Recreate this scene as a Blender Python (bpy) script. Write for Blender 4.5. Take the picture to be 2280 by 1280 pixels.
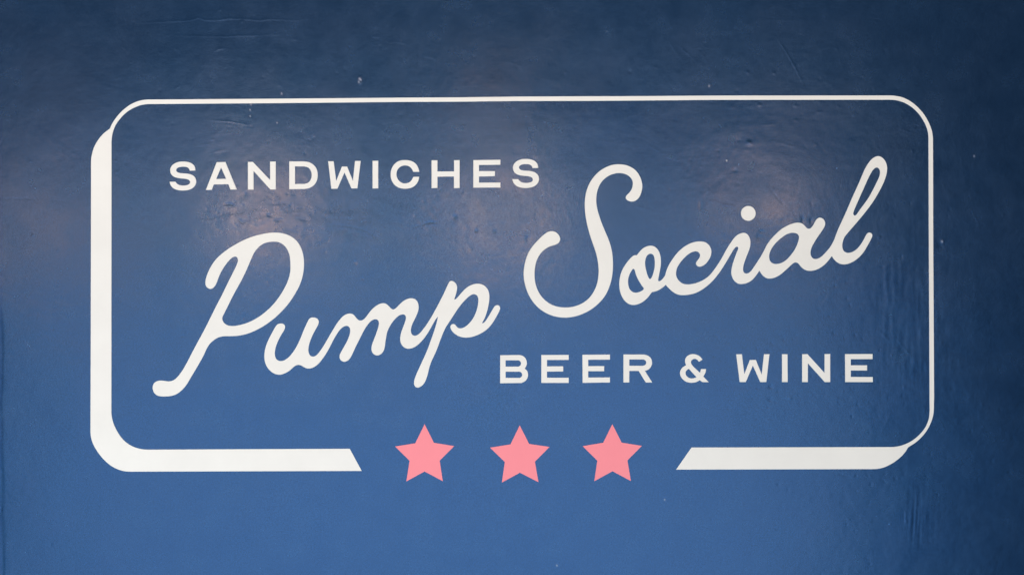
import bpy, bmesh, math, random
import numpy as np
from mathutils import Vector
from mathutils.geometry import delaunay_2d_cdt

for o in list(bpy.data.objects): bpy.data.objects.remove(o)
scene = bpy.context.scene
COL = scene.collection
R = math.radians
S = 1/800.0            # metres on the wall for one survey unit
ZC = 1.75              # height of the middle of the view
D = 4.0                # camera to wall

def wx(px): return (px - 1140)*S
def wz(py): return ZC + (640 - py)*S

# ---------------------------------------------------------------- camera
cam = bpy.data.cameras.new('camera'); cam_o = bpy.data.objects.new('camera', cam); COL.objects.link(cam_o)
cam_o.location = (0, -D, ZC); cam_o.rotation_euler = (R(90), 0, 0)
cam.sensor_width = 36; cam.lens = 36*D/(2280*S); cam.clip_end = 200
scene.camera = cam_o

# ---------------------------------------------------------------- light
world = bpy.data.worlds.new('World'); scene.world = world; world.use_nodes = True
bg = world.node_tree.nodes['Background']
bg.inputs[0].default_value = (.75, .86, 1, 1); bg.inputs[1].default_value = .02

def area(name, loc, target, size, L, col):
    """soft rectangular light of radiance L"""
    l = bpy.data.lights.new(name, 'AREA'); l.shape = 'RECTANGLE'; l.size, l.size_y = size
    l.energy = L*math.pi*size[0]*size[1]; l.color = col
    o = bpy.data.objects.new(name, l); COL.objects.link(o); o.location = loc
    o.rotation_euler = (Vector(target) - Vector(loc)).to_track_quat('-Z', 'Y').to_euler()
    return o

def mirror(px, py, d):
    """where a lamp at distance d from the wall stands if the camera sees its reflection at px, py"""
    k = 1 + d/D
    return (wx(px)*k, -d, ZC + (wz(py) - ZC)*k)

# unseen light panels added behind the photographer: the broad pale sheen on the paint
area('sheen_panel_front', (-.65, -6.5, ZC - .92), (-.65, 0, ZC - .92), (6.3, 3.9), .505, (1, .90, .88))
area('sheen_panel_low', (-.75, -6.4, ZC - 2.25), (-.75, 0, ZC - 2.25), (7.3, 4.1), .35, (.26, .76, 1))  # added lower panel, tinted to deepen the blue towards the bottom
# ceiling wash, warm, and added fills that lift the white from below and left
area('ceiling_wash', (-.5, -2.1, ZC + 3.3), (-.3, 0, ZC + .3), (5.0, .8), 9.6, (1, .91, .81))
area('fill_low', (-.9, -2.3, ZC - 3.4), (-.4, 0, ZC - .3), (5.0, .9), 9.6, (.90, .97, 1))
area('fill_side', (-4.6, -2.0, ZC), (0, 0, ZC), (.9, 3.2), 4.6, (.96, .98, 1))  # added side fill, keeps the left brighter than the right
# hanging bulbs, seen only as warm glints in the paint
for i, (px, py, d, r, w) in enumerate(((590, 474, 5.2, .2, 25), (1110, 488, 5.4, .27, 21), (1685, 440, 5.4, .24, 16),
                                       (60, 500, 5.6, .46, 15), (1090, 235, 6.2, .22, 5), (110, 190, 6.2, .3, 1.5))):
    l = bpy.data.lights.new('bulb', 'POINT'); l.energy = w; l.color = (1, .50, .21); l.shadow_soft_size = r
    o = bpy.data.objects.new('bulb', l); COL.objects.link(o); o.location = mirror(px, py, d)

vs = scene.view_settings
vs.view_transform = 'Standard'; vs.look = 'None'; vs.exposure = .215; vs.gamma = 1; vs.use_curve_mapping = False
scene.render.engine = 'CYCLES'

# ---------------------------------------------------------------- traced outlines
# each outline is measured on the wall in survey frames: (x0, y0, scale)
FR = {'A': (320, 500, .3125), 'B': (560, 620, .1875), 'C': (740, 620, 400/1969), 'D': (1140, 340, .3125),
      'E': (1360, 500, .15625), 'F': (1600, 440, 300/1745), 'G': (1780, 330, 220/1006), 'H': (360, 340, 440/2280),
      'I': (780, 340, 440/2280), 'J': (1100, 770, 440/2280), 'K': (1500, 770, 460/2280), 'L': (860, 930, 1/6),
      'M': (1220, 930, 1/6), 'N': (180, 200, 1/6.4), 'O': (180, 880, 1/6.4), 'Q': (1860, 190, .125),
      'R': (1860, 880, 240/1707), 'X': (0, 0, 1.0)}

def outline(spec):
    """'A x,y x,y! B x,y' -> [(px, py, corner)], ! marks a corner, a letter switches the survey frame"""
    out = []; f = FR['X']
    for t in spec.split():
        if t in FR: f = FR[t]; continue
        c = t.endswith('!')
        x, y = t.rstrip('!').split(',')
        out.append((f[0] + float(x)*f[2], f[1] + float(y)*f[2], c))
    return out

def poly(frame, pts):
    return frame + ' ' + ' '.join('%s,%s!' % p for p in pts)

PUMP = [
 ('capital letter P with long curled foot', ["""A 440,410 447,375 470,318 510,255 570,198 650,145 740,100 830,72 920,58 985,62 1040,80 1085,112 1118,160 1137,220
  1142,290 1134,360 1114,425 1085,482 1045,545 1000,600 945,655 885,702 820,742 750,773 680,790 620,794 565,795 530,804
  500,822 470,850 448,885 430,925 400,980 365,1040 335,1090 305,1140 270,1180 235,1206 195,1219 140,1223 100,1217 75,1198
  64,1165 70,1135 88,1117 115,1110 145,1112 185,1116 215,1107 245,1080 275,1040 310,980 345,912 375,855 405,800 440,735
  480,655 520,575 560,498 600,416 640,336 662,290 672,262 671,240 658,227 638,231 612,252 580,292 550,340 533,380 520,415
  502,445 480,459 457,453 443,435""",
  """A 560,662 575,630 600,580 640,500 690,410 730,330 760,260 785,205 815,165 850,138 890,125 925,122 960,125 995,143
  1022,175 1040,220 1046,280 1044,340 1030,395 1005,450 970,508 925,567 870,620 810,664 750,695 690,714 640,722 600,718
  575,703 562,682"""]),
 ('small letter u', ["""B 900,725! 860,793 820,853 785,898 755,921 725,928 700,918 682,890 675,850 680,800 697,740 722,680 755,615 785,562 799,525
  797,495 775,471 740,462 705,464 685,478 668,510 640,570 610,640 580,715 545,790 510,850 470,903 430,945 390,970 350,980
  315,973 290,950 278,910 278,860 292,800 318,735 355,665 385,618 399,585 397,555 378,537 340,533 320,537 303,548 280,580
  250,635 215,700 180,780 160,850 153,915 158,980 180,1040 220,1092 270,1127 320,1140 360,1137 410,1118 455,1090 490,1058
  520,1033 555,1023 590,1030 620,1050 655,1065 690,1068 740,1052 785,1020 830,970 870,915 910,850 957,759!"""]),
 ('small letter m', ["""B 900,725! 940,655 980,590 1015,532 1050,487 C 120,411 155,390 195,383 228,392 252,418 275,447 300,461 330,457 362,430
  400,380 440,333 485,297 530,274 570,270 600,284 630,314 652,336 675,340 700,322 735,286 775,250 820,225 865,216 905,225
  932,252 945,295 944,340 930,385 905,440 878,495 862,545 861,585 872,613 895,628 925,623 960,597 1000,550 1045,487
  1085,423 1108,383! 1158,416! 1143,432 1115,475 1085,530 1050,590 1010,648 965,700 915,742 870,763 830,769 792,758
  763,730 746,690 745,640 755,590 775,535 795,480 807,440 805,408 790,393 765,392 730,405 690,440 650,490 620,540 600,590
  590,640 582,690 576,740 565,785 540,822 500,842 465,836 438,810 428,770 435,725 455,670 480,605 503,535 512,490 507,463
  490,447 465,445 430,460 395,495 360,545 325,610 290,680 255,750 225,815 200,865 170,898 130,912 98,900 80,872 80,840
  98,800 130,745 165,680 187,625 197,575 192,540 175,520 150,517 118,530 80,565 45,615 10,675 B 957,759!"""]),
 ('small letter p with long tail', ["""C 1108,383! 1140,325 1175,258 1210,190 1245,115 1270,60 1283,35 1302,24 1330,33 1355,58 1368,95 1362,140 1350,185
  1340,215 1337,228! 1345,232! 1360,221 1400,175 1450,120 1500,83 1550,63 1600,57 1645,67 1685,95 1710,135 1720,180
  1720,230 1710,300 1695,360 1675,420 1655,462 1641,484! 1648,491! 1662,484 1690,450 1730,385 1765,325 1785,297 1810,289
  1832,300 1840,322 1830,355 1805,405 1770,465 1730,520 1680,568 1620,605 1560,630 1510,643 1460,647 1410,640 1360,618
  1320,585 1297,550 1292,525 1302,505 1325,496 1347,504 1360,525 1375,541 1400,547 1435,540 1480,510 1525,462 1562,400
  1588,325 1600,250 1597,205 1582,180 1555,170 1520,180 1475,215 1425,268 1375,332 1330,400 1285,470 1250,522 1225,570
  1200,630 1170,710 1140,790 1110,855 1080,920 1060,985 1045,1050 1025,1110 1000,1155 965,1185 930,1195 905,1182 895,1155
  900,1110 920,1050 950,985 985,908 1020,832 1050,760 1075,690 1100,620 1125,548 1145,478 1158,416!"""]),
]
SOCIAL = [
 ('capital letter S with ball ends', ["""D 340,600 343,622 330,645 305,657 270,667 235,687 200,722 175,770 163,820 160,870 165,925 183,980 215,1030 260,1070
  310,1093 370,1102 430,1098 490,1078 545,1040 585,985 608,925 617,860 614,790 600,720 575,645 552,575 533,500 522,430
  519,360 525,300 545,235 578,180 625,132 680,100 735,85 790,86 840,100 885,132 915,180 928,235 922,280 905,320 880,343
  850,349 822,340 809,325 813,308 835,288 853,260 861,230 860,205 845,178 815,156 775,146 735,149 690,165 650,195 622,235
  605,285 600,340 605,390 618,440 640,505 665,565 690,625 708,685 717,750 718,820 712,885 695,950 665,1015 620,1070
  560,1118 490,1153 420,1171 350,1173 280,1158 215,1125 160,1075 118,1010 92,935 83,870 90,800 112,725 145,670 185,625
  225,587 255,566 288,560 318,571"""]),
 ('small letter o with two loops', ["""E 372,438! 400,400 440,355 490,320 545,303 600,305 650,335 688,390 708,460 713,540 705,620 690,700 675,775 669,803 683,812 710,800 745,765 775,722!
  783,857! 740,895 690,928 640,950 610,957 588,960! 560,995 520,1045 470,1090 410,1125 350,1142 290,1142 230,1115 180,1062
  145,995 125,920 120,840 130,750 155,665 195,590 250,515 300,460 330,437 350,434""",
  """E 325,622 339,640 350,690 375,755 410,820 450,880 473,910! 468,926 430,950 385,967 340,970 300,955 268,920 250,870 244,810
  255,740 280,680 308,637""",
  """E 575,413 603,430 620,470 627,530 625,600 612,670 590,735 570,775 558,784 545,772 522,720 500,640 487,560 492,500 510,450 540,420"""]),
 ('small letter c', ["""E 775,722! 788,668 815,600 855,530 910,450 975,375 1045,318 1120,274 1200,248 1280,241 1340,250 1390,285 1422,335 1433,390 1422,450
  1390,510 1350,560 1305,590 1260,603 1228,590 1211,560 1212,540 1235,512 1262,475 1274,435 1262,405 1235,385 1200,381
  1150,395 1090,433 1030,490 975,560 938,630 928,690 935,745 965,795 1010,835 1060,850 1120,852 1190,840 1260,817 1330,782
  1400,730 1460,660 1520,575 1570,495 1590,462! 1645,530! 1630,555 1580,635 1530,705 1470,780 1400,850 1330,905 1260,950
  1190,980 1110,998 1030,1005 960,998 900,970 845,925 805,885 783,857!"""]),
 ('small letter i with round dot', ["""E 1590,462! F 100,674 150,595 200,525 250,480 300,460 340,457 370,475 397,515 410,570 405,640 385,700 355,775 330,845 315,910 318,955 335,980
  365,985 400,970 435,930 480,865 520,803 545,765! 527,945! 490,1000 440,1060 380,1100 310,1118 255,1115 205,1080 175,1030 163,980
  168,920 185,850 210,775 238,700 257,655 252,638 238,632 220,640 195,670 150,745 E 1645,530!"""]),
 ('small letter a', ["""F 545,765! 587,690 629,606 674,544 735,480 806,415 878,371 950,340 1020,326 1075,335 1110,362 1138,395 1160,408 1190,400 1220,365
  1250,310 1275,275 1305,261 1345,272 1372,305 1378,345 1365,385 1330,440 1285,505 1240,575 1205,640 1188,700 1192,750
  1215,785 1255,797 1300,785 1350,747 1400,695 1445,640 1470,598! 1465,757! 1420,815 1370,868 1310,912 1245,940 1185,949
  1130,940 1080,910 1045,868 1020,842 990,837 960,852 920,890 860,945 800,995 740,1030 670,1048 620,1043 575,1012 545,975 527,945!""",
  """F 960,455 1010,465 1038,490 1040,530 1020,600 985,675 935,745 875,808 810,848 745,861 695,850 662,815 652,760 665,700
  700,635 750,575 820,515 890,470"""]),
 ('small letter l with narrow loop', ["""F 1470,598! G 352,935 372,880 400,810 440,725 485,625 530,520 575,420 620,320 660,225 700,155 745,105 795,82 835,93 870,130 889,180
  890,235 875,300 845,375 800,460 745,550 690,625 630,700 575,765 520,828 480,875 455,908 440,950 434,990 440,1030 460,1057
  490,1066 530,1060 575,1035 620,985 655,930 680,880 695,862 718,858 738,872 741,895 725,930 690,995 650,1060 600,1115
  545,1155 490,1178 445,1183 400,1172 360,1142 338,1112 F 1465,757!""",
  """G 790,196 812,213 820,245 812,290 785,350 745,430 700,510 650,580 605,640 578,680 562,690 546,680 545,662 560,620 595,540
  635,450 675,360 710,285 745,225 768,202"""]),
]
S_SANS = """H 390,207! 385,170 360,135 315,112 250,104 180,113 130,140 102,180 100,220 115,258 150,283 210,297 270,302 310,312 332,335
  327,358 300,375 245,381 195,372 168,352 160,337! 93,337! 103,375 140,415 190,433 250,438 320,428 370,400 397,355 397,315
  380,280 345,255 290,243 220,238 185,230 166,212 165,195 185,175 215,166 250,163 290,167 315,182 326,209!"""
FR['T'] = (780 + 1777.5*440/2280, 340 - 30*440/2280, 440/2280)
SANDWICHES = [
 ('first letter S', [S_SANS]),
 ('letter A', [poly('H', [(636,112),(736,110),(866,425),(795,427),(770,365),(602,368),(578,430),(511,432)]), poly('H', [(686,172),(745,303),(629,306)])]),
 ('letter N', [poly('H', [(996,109),(1052,109),(1252,318),(1252,106),(1316,105),(1316,425),(1254,425),(1060,212),(1060,427),(996,427)])]),
 ('letter D', ["H 1473,103! 1640,103! 1700,112 1755,145 1790,195 1800,260 1790,325 1755,378 1700,410 1640,420! 1473,422!",
               "H 1538,160! 1645,160! 1690,172 1720,205 1732,260 1720,315 1690,350 1645,362! 1538,363!"]),
 ('letter W', [poly('H', [(1921,101),(1984,101),(2014,328),(2080,162),(2140,162),(2207,328),(2231,98),(2296,97),(2258,413),(2190,414),(2109,230),(2028,416),(1958,417)])]),
 ('letter I', [poly('I', [(257,96),(322,95),(322,413),(257,414)])]),
 ('letter C', ["""I 795,222! 785,180 755,130 705,98 632,87 560,98 510,133 476,188 465,250 476,318 510,372 562,406 632,417 705,405 755,372 785,325 794,280!
   727,281! 710,315 680,345 635,357 590,348 555,318 536,280 532,248 541,203 575,165 625,148 675,157 710,188 727,222!"""]),
 ('letter H', [poly('I', [(938,90),(1005,90),(1005,218),(1197,218),(1197,89),(1261,88),(1260,408),(1197,409),(1195,276),(1005,278),(1005,409),(938,409)])]),
 ('letter E', [poly('I', [(1420,88),(1731,84),(1731,140),(1484,144),(1484,215),(1669,215),(1667,272),(1484,276),(1484,347),(1731,346),(1731,403),(1420,404)])]),
 ('last letter S', [S_SANS.replace('H', 'T', 1)]),
]
BEER_WINE = [
 ('letter B', ["J 71,107! 285,104! 330,112 365,145 379,190 375,225 354,261! 378,280 393,320 385,370 360,405 315,426! 71,429!",
               "J 133,165! 282,165! 305,176 313,200 305,227 282,238! 133,238!", "J 133,296! 297,296! 319,308 327,333 319,357 297,368! 133,368!"]),
 ('first letter E of BEER', [poly('J', [(546,104),(861,103),(861,160),(611,161),(611,235),(798,234),(798,293),(611,295),(611,366),(861,366),(861,425),(546,425)])]),
 ('second letter E of BEER', [poly('J', [(1020,101),(1337,99),(1337,157),(1086,158),(1086,232),(1271,232),(1270,290),(1086,290),(1086,364),(1337,362),(1337,420),(1022,424)])]),
 ('letter R', ["J 1493,98! 1725,98! 1775,110 1812,145 1823,195 1812,237 1783,270 1740,287! 1824,419! 1750,420! 1668,287! 1560,287! 1560,420! 1493,420!",
               "J 1560,155! 1722,155! 1748,166 1757,190 1748,217 1722,228! 1560,228!"]),
 ('ampersand', ["""K 317,150! 277,174! 262,152 235,140 205,148 188,172 197,203 290,297! 302,254! 357,254! 348,300 326,337! 386,398! 314,397! 288,376!
   250,397 195,405 140,395 95,362 70,315 72,275 95,238 138,211! 125,180 127,145 150,110 190,91 235,91 280,108 303,130""",
   "K 168,252! 252,344! 225,355 190,358 155,345 132,315 130,285 145,262"]),
 ('letter W', [poly('K', [(690,92),(752,91),(779,310),(840,155),(906,153),(971,315),(996,91),(1056,91),(1021,397),(955,397),(873,215),(795,397),(728,397)])]),
 ('letter I', [poly('K', [(1195,91),(1255,91),(1257,397),(1195,397)])]),
 ('letter N', [poly('K', [(1417,91),(1476,90),(1664,297),(1665,90),(1726,89),(1726,397),(1667,397),(1480,190),(1479,397),(1417,397)])]),
 ('letter E of WINE', [poly('K', [(1890,90),(2193,89),(2193,144),(1953,145),(1953,213),(2132,213),(2132,270),(1953,270),(1953,341),(2195,342),(2195,397),(1892,397)])]),
]
DOT = [(FR['F'][0] + (383 + 94*math.cos(a*math.pi/24))*FR['F'][2], FR['F'][1] + (206 + 95*math.sin(a*math.pi/24))*FR['F'][2]) for a in range(48)]
STARS = [poly('L', [(513,83),(637,331),(908,375),(714,568),(756,842),(512,713),(269,846),(312,570),(119,380),(388,337)]),
         poly('L', [(1783,99),(1909,346),(2181,386),(1986,582),(2033,855),(1786,729),(1545,860),(1584,586),(1387,396),(1660,352)]),
         poly('M', [(860,83),(985,329),(1255,372),(1062,565),(1108,840),(862,710),(619,842),(660,570),(464,376),(738,330)])]
BORDER = """X 778.8,998.4! O 950,771! 870,764 780,741 690,698 605,629 535,535 480,430 447,325 437,240! N 437,740! 445,660 465,580 505,490 560,415 620,350 700,290 790,245 870,218
  955,207! X 600,230.5! 900,227.5! 1020,227! 1150,225.6! 1300,225.3! 1400,224.6! 1600,222.9! Q 960,262! 1050,266 1130,281 1230,316 1330,373 1420,445 1500,535 1570,640
  1620,745 1648,840 1657,930! X 2068.3,600! R 1490,100! 1492,230! 1482,350 1455,440 1410,525 1345,605 1270,675 1190,730 1110,768 1040,793 970,808 890,815!
  X 1539.7,995.7! 1505.5,1044.7! R 580,1163! 660,1160 750,1142 830,1110 920,1060 1000,1000 1070,935 1120,870 1150,820! 1200,787 1260,750 1345,675
  1420,590 1480,495 1525,390 1550,290 1557,190! 1560,0! X 2078,600! Q 1736,1000! 1733,920 1718,820 1680,710 1620,590 1540,475 1450,380 1350,300 1250,243
  1150,208 1050,190 960,186! X 1586,213.4! 1400,214.8! 1300,215! 1150,215.8! 1020,217.5! 900,218! 600,220.6! N 970,143! 900,148 820,165 730,202 640,262 560,335 490,420 440,500
  415,558! 380,582 330,622 280,675 230,745 190,820 165,900 150,975 147,1050! O 140,530! 150,608 180,695 230,785 295,872 370,950 460,1017 560,1061
  640,1079 720,1083! X 805.4,1047.6!"""

def smooth(pts, sub=7, sigma=2.2):
    """closed traced outline -> dense loop: smooth runs are centripetal splines, lightly filtered; corners stay"""
    n = len(pts)
    cs = [i for i in range(n) if pts[i][2]]
    P = [np.array(p[:2]) for p in pts]
    def cr(p0, p1, p2, p3):
        d1 = max(np.linalg.norm(p1-p0), 1e-6)**.5; d2 = max(np.linalg.norm(p2-p1), 1e-6)**.5; d3 = max(np.linalg.norm(p3-p2), 1e-6)**.5
        b1 = (d1*d1*p2 - d2*d2*p0 + (2*d1*d1 + 3*d1*d2 + d2*d2)*p1)/(3*d1*(d1+d2))
        b2 = (d3*d3*p1 - d2*d2*p3 + (2*d3*d3 + 3*d3*d2 + d2*d2)*p2)/(3*d3*(d3+d2))
        return [((1-t)**3)*p1 + 3*t*(1-t)**2*b1 + 3*t*t*(1-t)*b2 + t**3*p2 for t in np.arange(sub)/sub]
    def resample(Q, closed):
        Q = np.array(Q)
        if closed: Q = np.vstack([Q, Q[:1]])
        s = np.r_[0, np.cumsum(np.linalg.norm(np.diff(Q, axis=0), axis=1))]
        m = max(int(round(s[-1]/1.6)), 2)
        u = np.linspace(0, s[-1], m+1)
        return np.c_[np.interp(u, s, Q[:, 0]), np.interp(u, s, Q[:, 1])], s[-1]/m
    def filt(Q, step, closed):
        k = int(3*sigma/step)+1
        w = np.exp(-.5*(np.arange(-k, k+1)*step/sigma)**2); w /= w.sum()
        if closed: E = np.vstack([Q[-k:], Q, Q[:k]])
        else: E = np.vstack([2*Q[0]-Q[k:0:-1], Q, 2*Q[-1]-Q[-2:-k-2:-1]]) if len(Q) > k+1 else None
        if E is None: return Q
        return np.c_[np.convolve(E[:, 0], w, 'valid'), np.convolve(E[:, 1], w, 'valid')]
    if not cs:
        Q = []
        for i in range(n): Q += cr(P[i-1], P[i], P[(i+1) % n], P[(i+2) % n])
        Q, st = resample(Q, True); Q = filt(Q[:-1], st, True)
        return Q[::2]
    out = []
    for a, b in zip(cs, cs[1:] + [cs[0]+n]):
        idx = [i % n for i in range(a, b+1)]
        if len(idx) == 2: out.append(P[idx[0]][None]); continue
        R = [P[i] for i in idx]; R = [2*R[0]-R[1]] + R + [2*R[-1]-R[-2]]
        Q = []
        for i in range(1, len(R)-2): Q += cr(*R[i-1:i+3])
        Q.append(R[-2]); Q, st = resample(Q, False); Q = filt(Q, st, False)
        Q[0] = P[idx[0]]
        out.append(Q[:-1:2])
    return np.vstack(out)

# ---------------------------------------------------------------- materials
def mat(name):
    m = bpy.data.materials.new(name); m.use_nodes = True
    nt = m.node_tree
    return m, nt, nt.nodes['Principled BSDF']

def link(nt, a, b): nt.links.new(a, b)

def noise(nt, scale, detail=3, rough=.55, vec=None):
    n = nt.nodes.new('ShaderNodeTexNoise'); n.inputs['Scale'].default_value = scale
    n.inputs['Detail'].default_value = detail; n.inputs['Roughness'].default_value = rough
    if vec: link(nt, vec, n.inputs['Vector'])
    return n

def ramp(nt, src, lo, hi, a, b):
    r = nt.nodes.new('ShaderNodeMapRange'); link(nt, src, r.inputs['Value'])
    for k, v in (('From Min', lo), ('From Max', hi), ('To Min', a), ('To Max', b)): r.inputs[k].default_value = v
    return r.outputs['Result']

def bump(nt, b, height, strength, dist):
    n = nt.nodes.new('ShaderNodeBump'); n.inputs['Strength'].default_value = strength
    n.inputs['Distance'].default_value = dist; link(nt, height, n.inputs['Height'])
    link(nt, n.outputs['Normal'], b.inputs['Normal'])
    return n

def wall_material():
    m, nt, b = mat('navy_satin_paint')
    tc = nt.nodes.new('ShaderNodeTexCoord').outputs['Object']
    big = noise(nt, 2.2, 4, .6, tc); mid = noise(nt, 14, 5, .65, tc); fine = noise(nt, 420, 2, .6, tc)
    mix = nt.nodes.new('ShaderNodeMix'); mix.data_type = 'RGBA'
    mix.inputs['A'].default_value = (.034, .120, .320, 1); mix.inputs['B'].default_value = (.041, .134, .345, 1)
    link(nt, ramp(nt, mid.outputs['Fac'], .3, .7, 0, 1), mix.inputs['Factor'])
    grain = noise(nt, 230, 3, .75, tc)
    gm = nt.nodes.new('ShaderNodeMix'); gm.data_type = 'RGBA'; gm.blend_type = 'MULTIPLY'; gm.inputs['Factor'].default_value = 1
    gr = ramp(nt, grain.outputs['Fac'], .25, .75, .76, 1.24)
    gc = nt.nodes.new('ShaderNodeCombineColor')
    for k in range(3): link(nt, gr, gc.inputs[k])
    link(nt, mix.outputs['Result'], gm.inputs['A']); link(nt, gc.outputs['Color'], gm.inputs['B'])
    at = nt.nodes.new('ShaderNodeAttribute'); at.attribute_name = 'wear'
    mx2 = nt.nodes.new('ShaderNodeMix'); mx2.data_type = 'RGBA'; mx2.inputs['B'].default_value = (.85, .86, .88, 1)
    link(nt, gm.outputs['Result'], mx2.inputs['A']); link(nt, at.outputs['Fac'], mx2.inputs['Factor'])
    link(nt, mx2.outputs['Result'], b.inputs['Base Color'])
    link(nt, ramp(nt, at.outputs['Fac'], 0, .6, .87, 0), b.inputs['Metallic'])
    ad = nt.nodes.new('ShaderNodeMath'); ad.operation = 'ADD'
    link(nt, ramp(nt, big.outputs['Fac'], .3, .7, .245, .275), ad.inputs[0]); link(nt, ramp(nt, mid.outputs['Fac'], .3, .7, -.02, .02), ad.inputs[1])
    link(nt, ad.outputs[0], b.inputs['Roughness'])
    b.inputs['Coat Weight'].default_value = .8; link(nt, ramp(nt, noise(nt, 7, 5, .6, tc).outputs['Fac'], .35, .65, .14, .225), b.inputs['Coat Roughness'])
    bump(nt, b, fine.outputs['Fac'], .3, .0006)
    return m

def paint_material(name, col, rough=.42, spec=.4):
    m, nt, b = mat(name)
    tc = nt.nodes.new('ShaderNodeTexCoord').outputs['Object']
    n = noise(nt, 9, 4, .6, tc); f = noise(nt, 350, 2, .6, tc)
    mix = nt.nodes.new('ShaderNodeMix'); mix.data_type = 'RGBA'
    mix.inputs['A'].default_value = tuple(c*.962 for c in col) + (1,); mix.inputs['B'].default_value = tuple(col) + (1,)
    link(nt, ramp(nt, n.outputs['Fac'], .35, .65, 0, 1), mix.inputs['Factor'])
    link(nt, mix.outputs['Result'], b.inputs['Base Color'])
    b.inputs['Roughness'].default_value = rough; b.inputs['Specular IOR Level'].default_value = spec
    bump(nt, b, f.outputs['Fac'], .25, .0006)
    return m

M_WALL = wall_material()
M_WHITE = paint_material('white_sign_paint', (.85, .84, .825))
M_PINK = paint_material('pink_sign_paint', (.96, .282, .335))

def tag(o, label=None, cat=None, group=None, kind=None):
    for k, v in (('label', label), ('category', cat), ('group', group), ('kind', kind)):
        if v: o[k] = v
    return o

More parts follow.
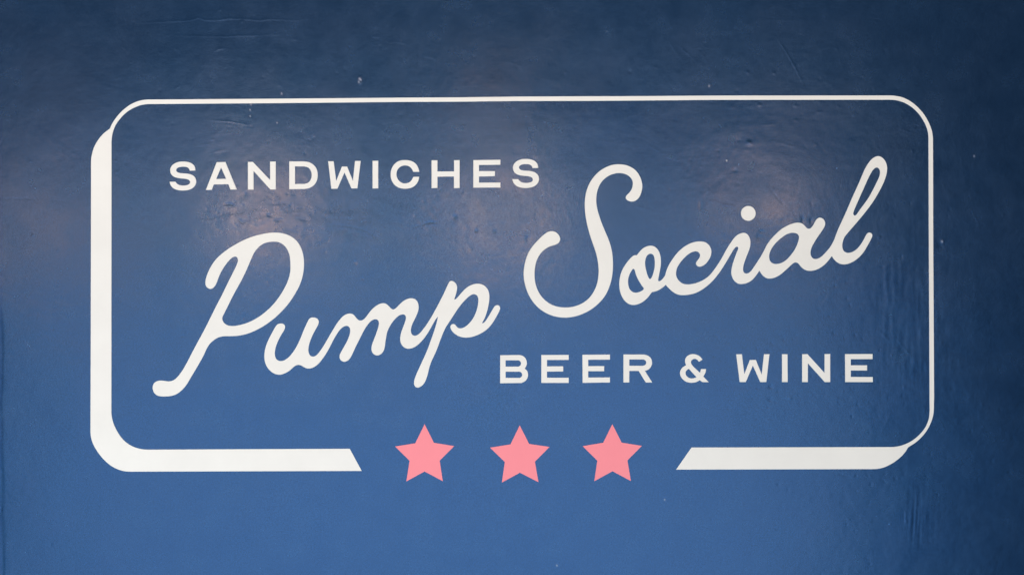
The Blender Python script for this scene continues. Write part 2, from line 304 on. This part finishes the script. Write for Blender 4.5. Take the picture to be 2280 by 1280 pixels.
# ---------------------------------------------------------------- the wall: hand-trowelled plaster as one displaced sheet
RELIEF = {}
def build_wall():
    rng = np.random.default_rng(11)
    step = 1.7
    gx = np.arange(-60, 2340+step, step); gy = np.arange(-60, 1340+step, step)
    NX, NY = len(gx), len(gy)
    X, Y = np.meshgrid(gx, gy)
    def fld(lx, ly=None, seed=0):
        """smooth random field with grain lx, ly (survey units), unit variance"""
        ly = ly or lx
        g = np.random.default_rng(seed)
        n = g.standard_normal((NY, NX))
        fx = np.fft.rfftfreq(NX, step); fy = np.fft.fftfreq(NY, step)
        k = np.exp(-2*(np.pi**2)*((fx[None]*lx*.5)**2 + (fy[:, None]*ly*.5)**2))
        f = np.fft.irfft2(np.fft.rfft2(n)*k, s=(NY, NX))
        return f/f.std()
    def blob(cx, cy, rx, ry): return np.exp(-.5*(((X-cx)/rx)**2 + ((Y-cy)/ry)**2))
    h = np.zeros((NY, NX)); wear = np.zeros((NY, NX))
    # height in mm
    h += .42*fld(230, 170, 1) + .12*fld(90, 70, 2) + .035*fld(34, 28, 3)
    h += .022*fld(9, 9, 4) + .010*fld(4, 4, 5)
    # trowel drag: long, nearly level streaks, stronger where the plaster was patched
    patch = np.clip(1.2*blob(610, 475, 120, 38) + .8*blob(800, 490, 120, 40) + .7*blob(1030, 490, 120, 40) + .5*blob(1700, 330, 200, 60)
                    + .5*blob(1690, 930, 180, 60) + .6*blob(2040, 700, 60, 130) + .25*blob(1700, 540, 160, 60) + .3*blob(560, 80, 240, 50), 0, 1.3)
    h += patch*(.07*fld(30, 18, 6) + .030*fld(12, 9, 7) + .018*fld(6, 5, 13))
    h += .008*fld(110, 7, 8)*np.clip(.35 + .5*fld(300, 200, 9), 0, 1)
    # brush drag running down beside the right edge of the border
    vb = np.clip(blob(2045, 700, 48, 120) + .9*blob(1990, 690, 30, 90), 0, 1)
    h += vb*.045*fld(6, 40, 10)
    vc = np.clip(blob(2047, 1140, 22, 42), 0, 1)
    h += vc*(.07*np.sin((X + .06*(Y-1140) + 5*fld(40, 160, 14))*2*np.pi/9.5)*np.clip(.6+.5*fld(14, 70, 15), 0, 1.4) + .09*fld(6, 50, 12))
    def sub(x0, x1, y0, y1):
        i0 = max(int((x0+60)/step), 0); i1 = min(int((x1+60)/step)+1, NX)
        j0 = max(int((y0+60)/step), 0); j1 = min(int((y1+60)/step)+1, NY)
        return slice(j0, j1), slice(i0, i1)
    def line(pts, amp, w=2.2, dst=None, fade=True):
        """ridge (amp > 0) or groove (amp < 0) along a polyline"""
        dst = h if dst is None else dst
        P = np.array(pts, float); L = np.r_[0, np.cumsum(np.linalg.norm(np.diff(P, axis=0), axis=1))]
        pad = 4*w
        sl = sub(P[:, 0].min()-pad, P[:, 0].max()+pad, P[:, 1].min()-pad, P[:, 1].max()+pad)
        xx, yy = X[sl], Y[sl]
        if xx.size == 0: return
        best = np.full(xx.shape, 1e9); tt = np.zeros(xx.shape)
        for i in range(len(P)-1):
            d = P[i+1]-P[i]; l2 = max(d@d, 1e-9)
            t = np.clip(((xx-P[i, 0])*d[0] + (yy-P[i, 1])*d[1])/l2, 0, 1)
            q = (xx-P[i, 0]-t*d[0])**2 + (yy-P[i, 1]-t*d[1])**2
            m = q < best; best[m] = q[m]; tt[m] = (L[i] + t[m]*(L[i+1]-L[i]))/L[-1]
        e = np.sin(np.pi*np.clip(tt, .04, .96))**.6 if fade else 1
        dst[sl] += amp*e*np.exp(-.5*best/w**2)
    def arc(x, y, l, ang, bend):
        t = np.linspace(-.5, .5, 7); c, s = math.cos(ang), math.sin(ang)
        u, v = t*l, bend*(t*t*4-1)*l
        return np.c_[x + u*c - v*s, y + u*s + v*c]
    # marks one can point to
    line([(300,52),(365,49),(400,47),(425,46),(441,41),(455,45),(480,46),(510,42),(545,43),(580,46),(605,43),(640,45),(660,46),(685,42)], .24, 1.2)
    line([(370,79),(440,81),(500,82),(545,80),(590,78),(640,77)], .16, 1.1)
    for p, a, w in (
        ([(272,104),(280,110),(286,119)], .16, 2.4), ([(478,116),(486,110),(498,108)], .22, 2.6), ([(386,106),(402,116)], .12, 2.4),
        ([(828,82),(846,83)], .16, 2), ([(790,118),(840,92)], .05, 3), ([(255,178),(273,171)], .1, 2.2), ([(388,200),(402,190)], .1, 2.2),
        ([(468,268),(510,271),(555,279)], .14, 1.9), ([(480,276),(540,281)], .06, 2), ([(470,300),(520,297)], .05, 2), ([(440,325),(470,320)], .05, 2.2),
        ([(1728,82),(1748,112),(1770,150),(1791,192)], .17, 1.8), ([(1490,92),(1511,128)], .16, 1.8), ([(1494,90),(1520,136)], .07, 2),
        ([(1516,106),(1549,136)], .12, 1.9), ([(1452,88),(1475,116)], .08, 2.2), ([(1822,113),(1856,102)], .09, 1.9),
        ([(1930,36),(1962,42),(1972,53)], .12, 2), ([(1690,45),(1730,46),(1790,45)], .05, 2), ([(1400,270),(1424,290)], .08, 2),
        ([(325,1156),(365,1149),(410,1144),(460,1141),(515,1141)], .10, 1.8), ([(560,1160),(572,1158)], .12, 1.8), ([(605,1168),(660,1182)], .07, 2),
        ([(604,1172),(640,1183)], .05, 2), ([(800,1141),(840,1140),(880,1144),(920,1155),(960,1167),(1000,1180)], .08, 1.9), ([(815,1144),(860,1146),(905,1157)], .05, 2),
        ([(962,1106),(990,1132),(1021,1157),(1055,1188)], .10, 1.7), ([(584,1264),(609,1264)], .12, 1.7), ([(1270,1120),(1286,1124)], .09, 2), ([(1230,1226),(1250,1231)], .1, 2),
        ([(1587,1245),(1600,1251),(1612,1254)], .2, 1.9), ([(1617,1266),(1630,1271)], .12, 2), ([(1650,961),(1675,964),(1715,967)], .15, 2), ([(1655,975),(1678,976)], .13, 1.9),
        ([(1625,987),(1650,992)], .13, 2.2), ([(1632,994),(1662,990)], .1, 2), ([(1553,932),(1563,946),(1573,962)], .10, 2.2), ([(1536,958),(1547,986)], .09, 2.2),
        ([(1672,945),(1680,954)], .14, 2.4), ([(1525,1050),(1534,1066)], -.16, 2.4), ([(1530,1052),(1545,1070)], .07, 2), ([(1862,1051),(1888,1062)], -.14, 2.4), ([(1930,1050),(1934,1064)], -.12, 2.2),
        ([(1960,1066),(1976,1076)], -.14, 2.6), ([(1628,632),(1640,645),(1650,656)], .12, 2), ([(1650,656),(1662,664)], .08, 2), ([(1440,690),(1500,694)], -.05, 2),
        ([(700,476),(720,484),(745,497)], -.10, 2.2), ([(722,485),(760,487),(795,489)], -.12, 2), ([(720,501),(770,503),(810,512),(840,528),(856,552)], -.11, 2), ([(724,505),(770,507),(812,517),(838,535)], .07, 2),
        ([(740,515),(790,511)], -.06, 2.2), ([(893,500),(912,507),(935,502),(955,496),(978,496)], -.12, 2.2), ([(944,498),(958,494),(976,496)], -.2, 2.2), ([(1080,465),(1160,467)], -.06, 1.8),
        ([(1246,538),(1290,538)], -.07, 1.7), ([(0,441),(40,443),(92,442)], -.1, 2.2), ([(92,442),(160,452),(200,450)], -.04, 2.4), ([(0,1118),(32,1120)], -.12, 2), ([(0,1123),(24,1125)], .06, 2),
        ([(495,456),(512,454),(528,461)], -.2, 3), ([(585,452),(612,455),(650,451)], -.16, 2.6), ([(425,485),(470,486),(500,478)], -.08, 2.4), ([(593,478),(606,482)], -.2, 4),
        ([(610,492),(632,489)], -.16, 3), ([(528,485),(540,497),(548,490)], -.16, 2.8), ([(655,486),(700,492)], -.14, 4), ([(640,511),(665,522)], -.14, 2.4), ([(520,497),(530,506)], -.12, 2.6)):
        line(p, a*1.25, w*.6)
    for cx, cy, rx, ry, a in ((1668, 318, 5, 4, .35), (1636, 380, 4, 3.5, -.2), (801, 174, 3, 4, .3), (803, 184, 2.6, 3, .25), (1012, 483, 4, 3, -.25), (1060, 514, 2.5, 3, -.25), (1101, 515, 2.5, 3, -.3),
                              (1175, 532, 4, 8, -.22), (791, 584, 2.6, 4, -.3), (807, 620, 2, 2, -.25), (1173, 610, 3, 2.5, -.2), (1690, 528, 5, 8, -.3), (1696, 516, 4, 3, -.25), (1719, 585, 4, 5, -.15),
                              (1787, 490, 3, 6, -.25), (1806, 492, 3, 5, -.25), (1560, 458, 3, 7, -.2), (1665, 162, 3, 3, .22), (1723, 163, 3, 3, .22), (2094, 548, 7, 6, -.25), (2099, 538, 3, 3, .3),
                              (1692, 234, 3.5, 3, .22), (1772, 236, 4, 3, .2), (1824, 250, 5, 3, .16), (1630, 238, 5, 4, .12), (1772, 268, 3, 2.5, .18), (543, 706, 2.4, 5, -.25), (408, 748, 5, 1.8, -.2),
                              (1716, 862, 4, 3, -.3), (1715, 890, 4, 3, -.22), (1759, 886, 4, 2, .22), (1490, 874, 2.5, 2, -.25), (1478, 937, 2, 2.5, .25), (1443, 946, 4, 1.6, .2), (186, 1067, 6, 2.5, -.2),
                              (1733, 1078, 3, 3, -.22), (1755, 1088, 2.5, 3, -.2), (1733, 1180, 4, 1.8, -.2), (1720, 1226, 4, 3, .12), (1508, 1106, 2, 5, .16), (1654, 1122, 2, 4, .18), (1147, 1133, 2, 3, .18)):
        h += 1.4*a*blob(cx, cy, rx*.85, ry*.85)
    # many more faint ones of the same kinds
    for k in range(340):
        x, y = rng.uniform(-40, 2320), rng.uniform(-40, 1320)
        if x < 1300 and rng.random() < .45: continue
        line(arc(x, y, rng.uniform(12, 60), rng.choice([0, 0, .3, 1.0, 1.9, 2.5]) + rng.normal()*.25, rng.normal()*.05),
             rng.choice([1, 1, -1])*rng.uniform(.03, .12), rng.uniform(1.1, 1.7))
    for k in range(650):
        x, y = rng.uniform(-40, 2320), rng.uniform(-40, 1320)
        if x < 1200 and y > 560 and rng.random() < .5: continue
        r = rng.uniform(1.2, 2.2); sl = sub(x-12, x+12, y-12, y+12); a = rng.choice([-1, -1, 1])*rng.uniform(.07, .26)
        h[sl] += a*np.exp(-.5*(((X[sl]-x)/r)**2 + ((Y[sl]-y)/(r*rng.uniform(.6, 1.5)))**2))
    for cx, cy, rx, ry, n in ((1760, 740, 110, 70, 70), (1720, 880, 60, 25, 22), (1650, 800, 70, 40, 24), (1700, 520, 70, 40, 22), (1900, 880, 60, 40, 18), (620, 460, 110, 26, 34), (1000, 500, 110, 40, 20), (2000, 1060, 60, 20, 12)):
        for k in range(n):
            x, y = rng.normal(cx, rx), rng.normal(cy, ry); r = rng.uniform(1.1, 2.3); sl = sub(x-12, x+12, y-12, y+12)
            h[sl] -= rng.uniform(.06, .26)*np.exp(-.5*(((X[sl]-x)/r)**2 + ((Y[sl]-y)/(r*rng.uniform(.5, 1.3)))**2))
    # specks where the paint is knocked off
    for cx, cy, r in ((801,176,1.7),(799,183,1.4),(804,179,1.2),(627,209,1.3),(559,233,1.2),(557,245,1.0),(557,259,1.0),(1579,192,1.4),(1618,358,1.3),(2098,538,1.6),(2169,348,1.3),(1240,1258,1.1),(1480,1112,1.0),(617,274,1.0)):
        wear += .36*blob(cx, cy, r, r*1.3)
    # ragged step along the far left edge, where the next coat of filler stops
    e = 7 + 2.5*fld(30, 60, 21)
    h -= .4/(1+np.exp(-(e - X)/1.6))/(1+np.exp(-(Y-690)/14))
    # the soft form of the plaster, which the sign paint follows
    fx = np.fft.rfftfreq(NX, step); fy = np.fft.fftfreq(NY, step)
    hs = np.fft.irfft2(np.fft.rfft2(h)*np.exp(-2*(np.pi**2)*((fx[None]*6)**2 + (fy[:, None]*6)**2)), s=(NY, NX))
    h = np.minimum(h, hs + .35)
    RELIEF.update(h=hs, step=step)
    # lay the sheet out, with a plain margin beyond the surveyed part
    mx = np.r_[-2300, -1500, -900, -450, -200, gx, 2480, 2730, 3180, 3780, 4580]; my = np.r_[-1100, -700, -350, -160, gy, 1440, 1630, 1900, 2036]
    H = np.pad(h, ((4, 4), (5, 5)), mode='edge'); Wr = np.pad(wear, ((4, 4), (5, 5)))
    n_y, n_x = H.shape
    gxm, gym = np.meshgrid(mx, my)
    co = np.empty((n_y*n_x + 4, 3), np.float32)
    co[:-4, 0] = wx(gxm).ravel(); co[:-4, 1] = (-H*.001).ravel(); co[:-4, 2] = wz(gym).ravel()
    x0, x1, z0, z1 = wx(mx[0]), wx(mx[-1]), wz(my[-1]), wz(my[0])
    co[-4:] = [(x0, .12, z1), (x1, .12, z1), (x1, .12, z0), (x0, .12, z0)]
    idx = np.arange(n_y*n_x).reshape(n_y, n_x)
    q = np.stack([idx[:-1, :-1], idx[1:, :-1], idx[1:, 1:], idx[:-1, 1:]], -1).reshape(-1, 4)
    nb = n_y*n_x
    me = bpy.data.meshes.new('wall')
    faces_extra = [list(idx[0, :]) + [nb+1, nb], list(idx[:, -1]) + [nb+2, nb+1], list(idx[-1, ::-1]) + [nb+3, nb+2], list(idx[::-1, 0]) + [nb, nb+3], [nb, nb+1, nb+2, nb+3]]
    loops = np.concatenate([q.ravel()] + [np.array(f) for f in faces_extra]).astype(np.int32)
    tot = np.concatenate([np.full(len(q), 4), [len(f) for f in faces_extra]]).astype(np.int32)
    start = np.r_[0, np.cumsum(tot)[:-1]].astype(np.int32)
    me.vertices.add(len(co)); me.vertices.foreach_set('co', co.ravel())
    me.loops.add(len(loops)); me.loops.foreach_set('vertex_index', loops)
    me.polygons.add(len(tot)); me.polygons.foreach_set('loop_start', start)
    sm = np.ones(len(tot), bool); sm[-5:] = False
    me.update(calc_edges=True)
    me.polygons.foreach_set('use_smooth', sm)
    at = me.attributes.new('wear', 'FLOAT', 'POINT')
    at.data.foreach_set('value', np.r_[np.clip(Wr.ravel(), 0, 1), np.zeros(4)].astype(np.float32))
    me.validate(); me.update()
    me.materials.append(M_WALL)
    o = bpy.data.objects.new('wall', me); COL.objects.link(o)
    return tag(o, 'dark blue satin painted plaster wall with scratches behind the white sign', kind='structure')

build_wall()

# ---------------------------------------------------------------- the sign
FILM, BACK = .0011, .004      # the paint stands this far off the plaster, whose form it follows

def relief(x, y):
    """height of the plaster (m) at survey points, bilinear"""
    hs, st = RELIEF['h'], RELIEF['step']
    u = np.clip((x+60)/st, 0, hs.shape[1]-1.001); v = np.clip((y+60)/st, 0, hs.shape[0]-1.001)
    i, j = u.astype(int), v.astype(int); a, b = u-i, v-j
    return .001*((hs[j, i]*(1-a) + hs[j, i+1]*a)*(1-b) + (hs[j+1, i]*(1-a) + hs[j+1, i+1]*a)*b)

def inside(pts, loops):
    r = np.zeros(len(pts), bool)
    for L in loops:
        L = np.asarray(L); x0, y0 = L.T; x1, y1 = np.roll(L, -1, 0).T
        for k in range(len(L)):
            if y0[k] == y1[k]: continue
            m = (pts[:, 1] > min(y0[k], y1[k])) & (pts[:, 1] <= max(y0[k], y1[k]))
            r ^= m & (pts[:, 0] < x0[k] + (pts[:, 1]-y0[k])*(x1[k]-x0[k])/(y1[k]-y0[k]))
    return r

def plate(name, loops, material, parent, origin, pitch=5.0):
    """a painted shape with holes, a film over the uneven plaster; origin is the parent's place in the world"""
    dense = []
    for L in loops:
        L = np.asarray(L, float); Q = []
        for p, q in zip(L, np.roll(L, -1, 0)):
            n = max(int(np.linalg.norm(q-p)//6), 1)
            Q += [p + (q-p)*k/n for k in range(n)]
        dense.append(np.array(Q))
    B = np.vstack(dense); edges = []; o0 = 0
    for Q in dense:
        edges += [(o0+k, o0+(k+1) % len(Q)) for k in range(len(Q))]; o0 += len(Q)
    gx, gy = np.meshgrid(np.arange(B[:, 0].min(), B[:, 0].max(), pitch), np.arange(B[:, 1].min(), B[:, 1].max(), pitch*.87))
    gx = gx + (np.arange(gx.shape[0]) % 2)[:, None]*pitch*.5
    G = np.c_[gx.ravel(), gy.ravel()]; G = G[inside(G, dense)]
    if len(G):
        keep = np.ones(len(G), bool)
        for c in range(0, len(B), 400):
            d = ((G[:, None] - B[None, c:c+400])**2).sum(2).min(1); keep &= d > 7
        G = G[keep]
    P = np.vstack([B, G]) if len(G) else B
    mid = P.mean(0)
    vs_, es_, fs_, *_ = delaunay_2d_cdt([Vector(p) for p in (P-mid)], edges, [], 0, 1e-6)
    V = np.array([(v[0], v[1]) for v in vs_]) + mid
    F = np.array([f for f in fs_ if len(f) == 3])
    F = F[inside(V[F].mean(1), dense)]
    e1 = V[F[:, 1]]-V[F[:, 0]]; e2 = V[F[:, 2]]-V[F[:, 0]]
    F = F[np.abs(e1[:, 0]*e2[:, 1]-e1[:, 1]*e2[:, 0]) > .08]      # no slivers along straight edges
    ar = (V[F[:, 1]]-V[F[:, 0]]); br = (V[F[:, 2]]-V[F[:, 0]])
    flip = (ar[:, 0]*br[:, 1]-ar[:, 1]*br[:, 0]) > 0          # survey y runs down: make every face look out of the wall
    F[flip] = F[flip][:, ::-1]
    n = len(V)
    fr = np.c_[wx(V[:, 0])-origin[0], -relief(V[:, 0], V[:, 1])-FILM-origin[1], wz(V[:, 1])-origin[2]]
    bk = fr.copy(); bk[:, 1] = BACK-origin[1]
    # rim edges are those used by one triangle only
    use = {}
    for a, b, c in F.tolist():
        for e in ((a, b), (b, c), (c, a)): use[e] = 1
    rim = [e for e in use if (e[1], e[0]) not in use]
    faces = F.tolist() + (F[:, ::-1]+n).tolist() + [(b, a, a+n, b+n) for a, b in rim]
    me = bpy.data.meshes.new(name); me.from_pydata(np.vstack([fr, bk]).tolist(), [], faces); me.update()
    sm = np.zeros(len(me.polygons), bool); sm[:len(F)] = True
    me.polygons.foreach_set('use_smooth', sm)
    me.materials.append(material)
    # keep the rim crisp
    rs = set(rim) | {(b, a) for a, b in rim}
    for e in me.edges:
        if tuple(e.vertices) in rs: e.use_edge_sharp = True
    me.update()
    o = bpy.data.objects.new(name, me); COL.objects.link(o)
    if parent: o.parent = parent
    return o

def word(name, label, glyphs, group=None):
    L = [[smooth(outline(s)) for s in ls] for _, ls in glyphs]
    A = np.vstack([l[0] for l in L])
    org = (wx((A[:, 0].min()+A[:, 0].max())/2), 0.0, wz(A[:, 1].max()))
    e = bpy.data.objects.new(name, None); COL.objects.link(e); e.location = org
    e.empty_display_size = .05
    tag(e, label, 'lettering', group)
    for txt, loops in zip([(g, 'ampersand' if g == 'ampersand' else 'capital_letter' if g[0] == 'c' else 'small_letter' if g[:5] == 'small' else 'letter') for g, _ in glyphs], L):
        p = plate(txt[1], loops, M_WHITE, e, org); p['label'] = txt[0]
        if 'dot' in txt[0]:
            plate('dot', [DOT], M_WHITE, p, org)
    return e

def single(name, label, cat, loops, material, group=None):
    A = np.asarray(loops[0]); org = (wx((A[:, 0].min()+A[:, 0].max())/2), 0.0, wz(A[:, 1].max()))
    o = plate(name, loops, material, None, org); o.location = org
    return tag(o, label, cat, group)

single('sign_border', 'white rounded rectangular border line with thick shaded edges, open at the stars', 'border', [smooth(outline(BORDER))], M_WHITE)
word('sandwiches_lettering', 'white block capitals reading SANDWICHES above the script', SANDWICHES, 'white block lettering')
word('script_lettering', 'white slanted script word Pump below SANDWICHES', PUMP, 'white script words')
word('script_lettering', 'white slanted script word Social above BEER & WINE', SOCIAL, 'white script words')
word('beer_and_wine_lettering', 'white block capitals reading BEER & WINE below the script', BEER_WINE, 'white block lettering')
for spec, lab in zip(STARS, ('pink five-pointed star below the tail of the p in Pump', 'pink five-pointed star below the B of BEER, middle of three',
                             'pink five-pointed star below the second E of BEER')):
    single('star', lab, 'star', [smooth(outline(spec))], M_PINK, 'pink stars along the bottom')
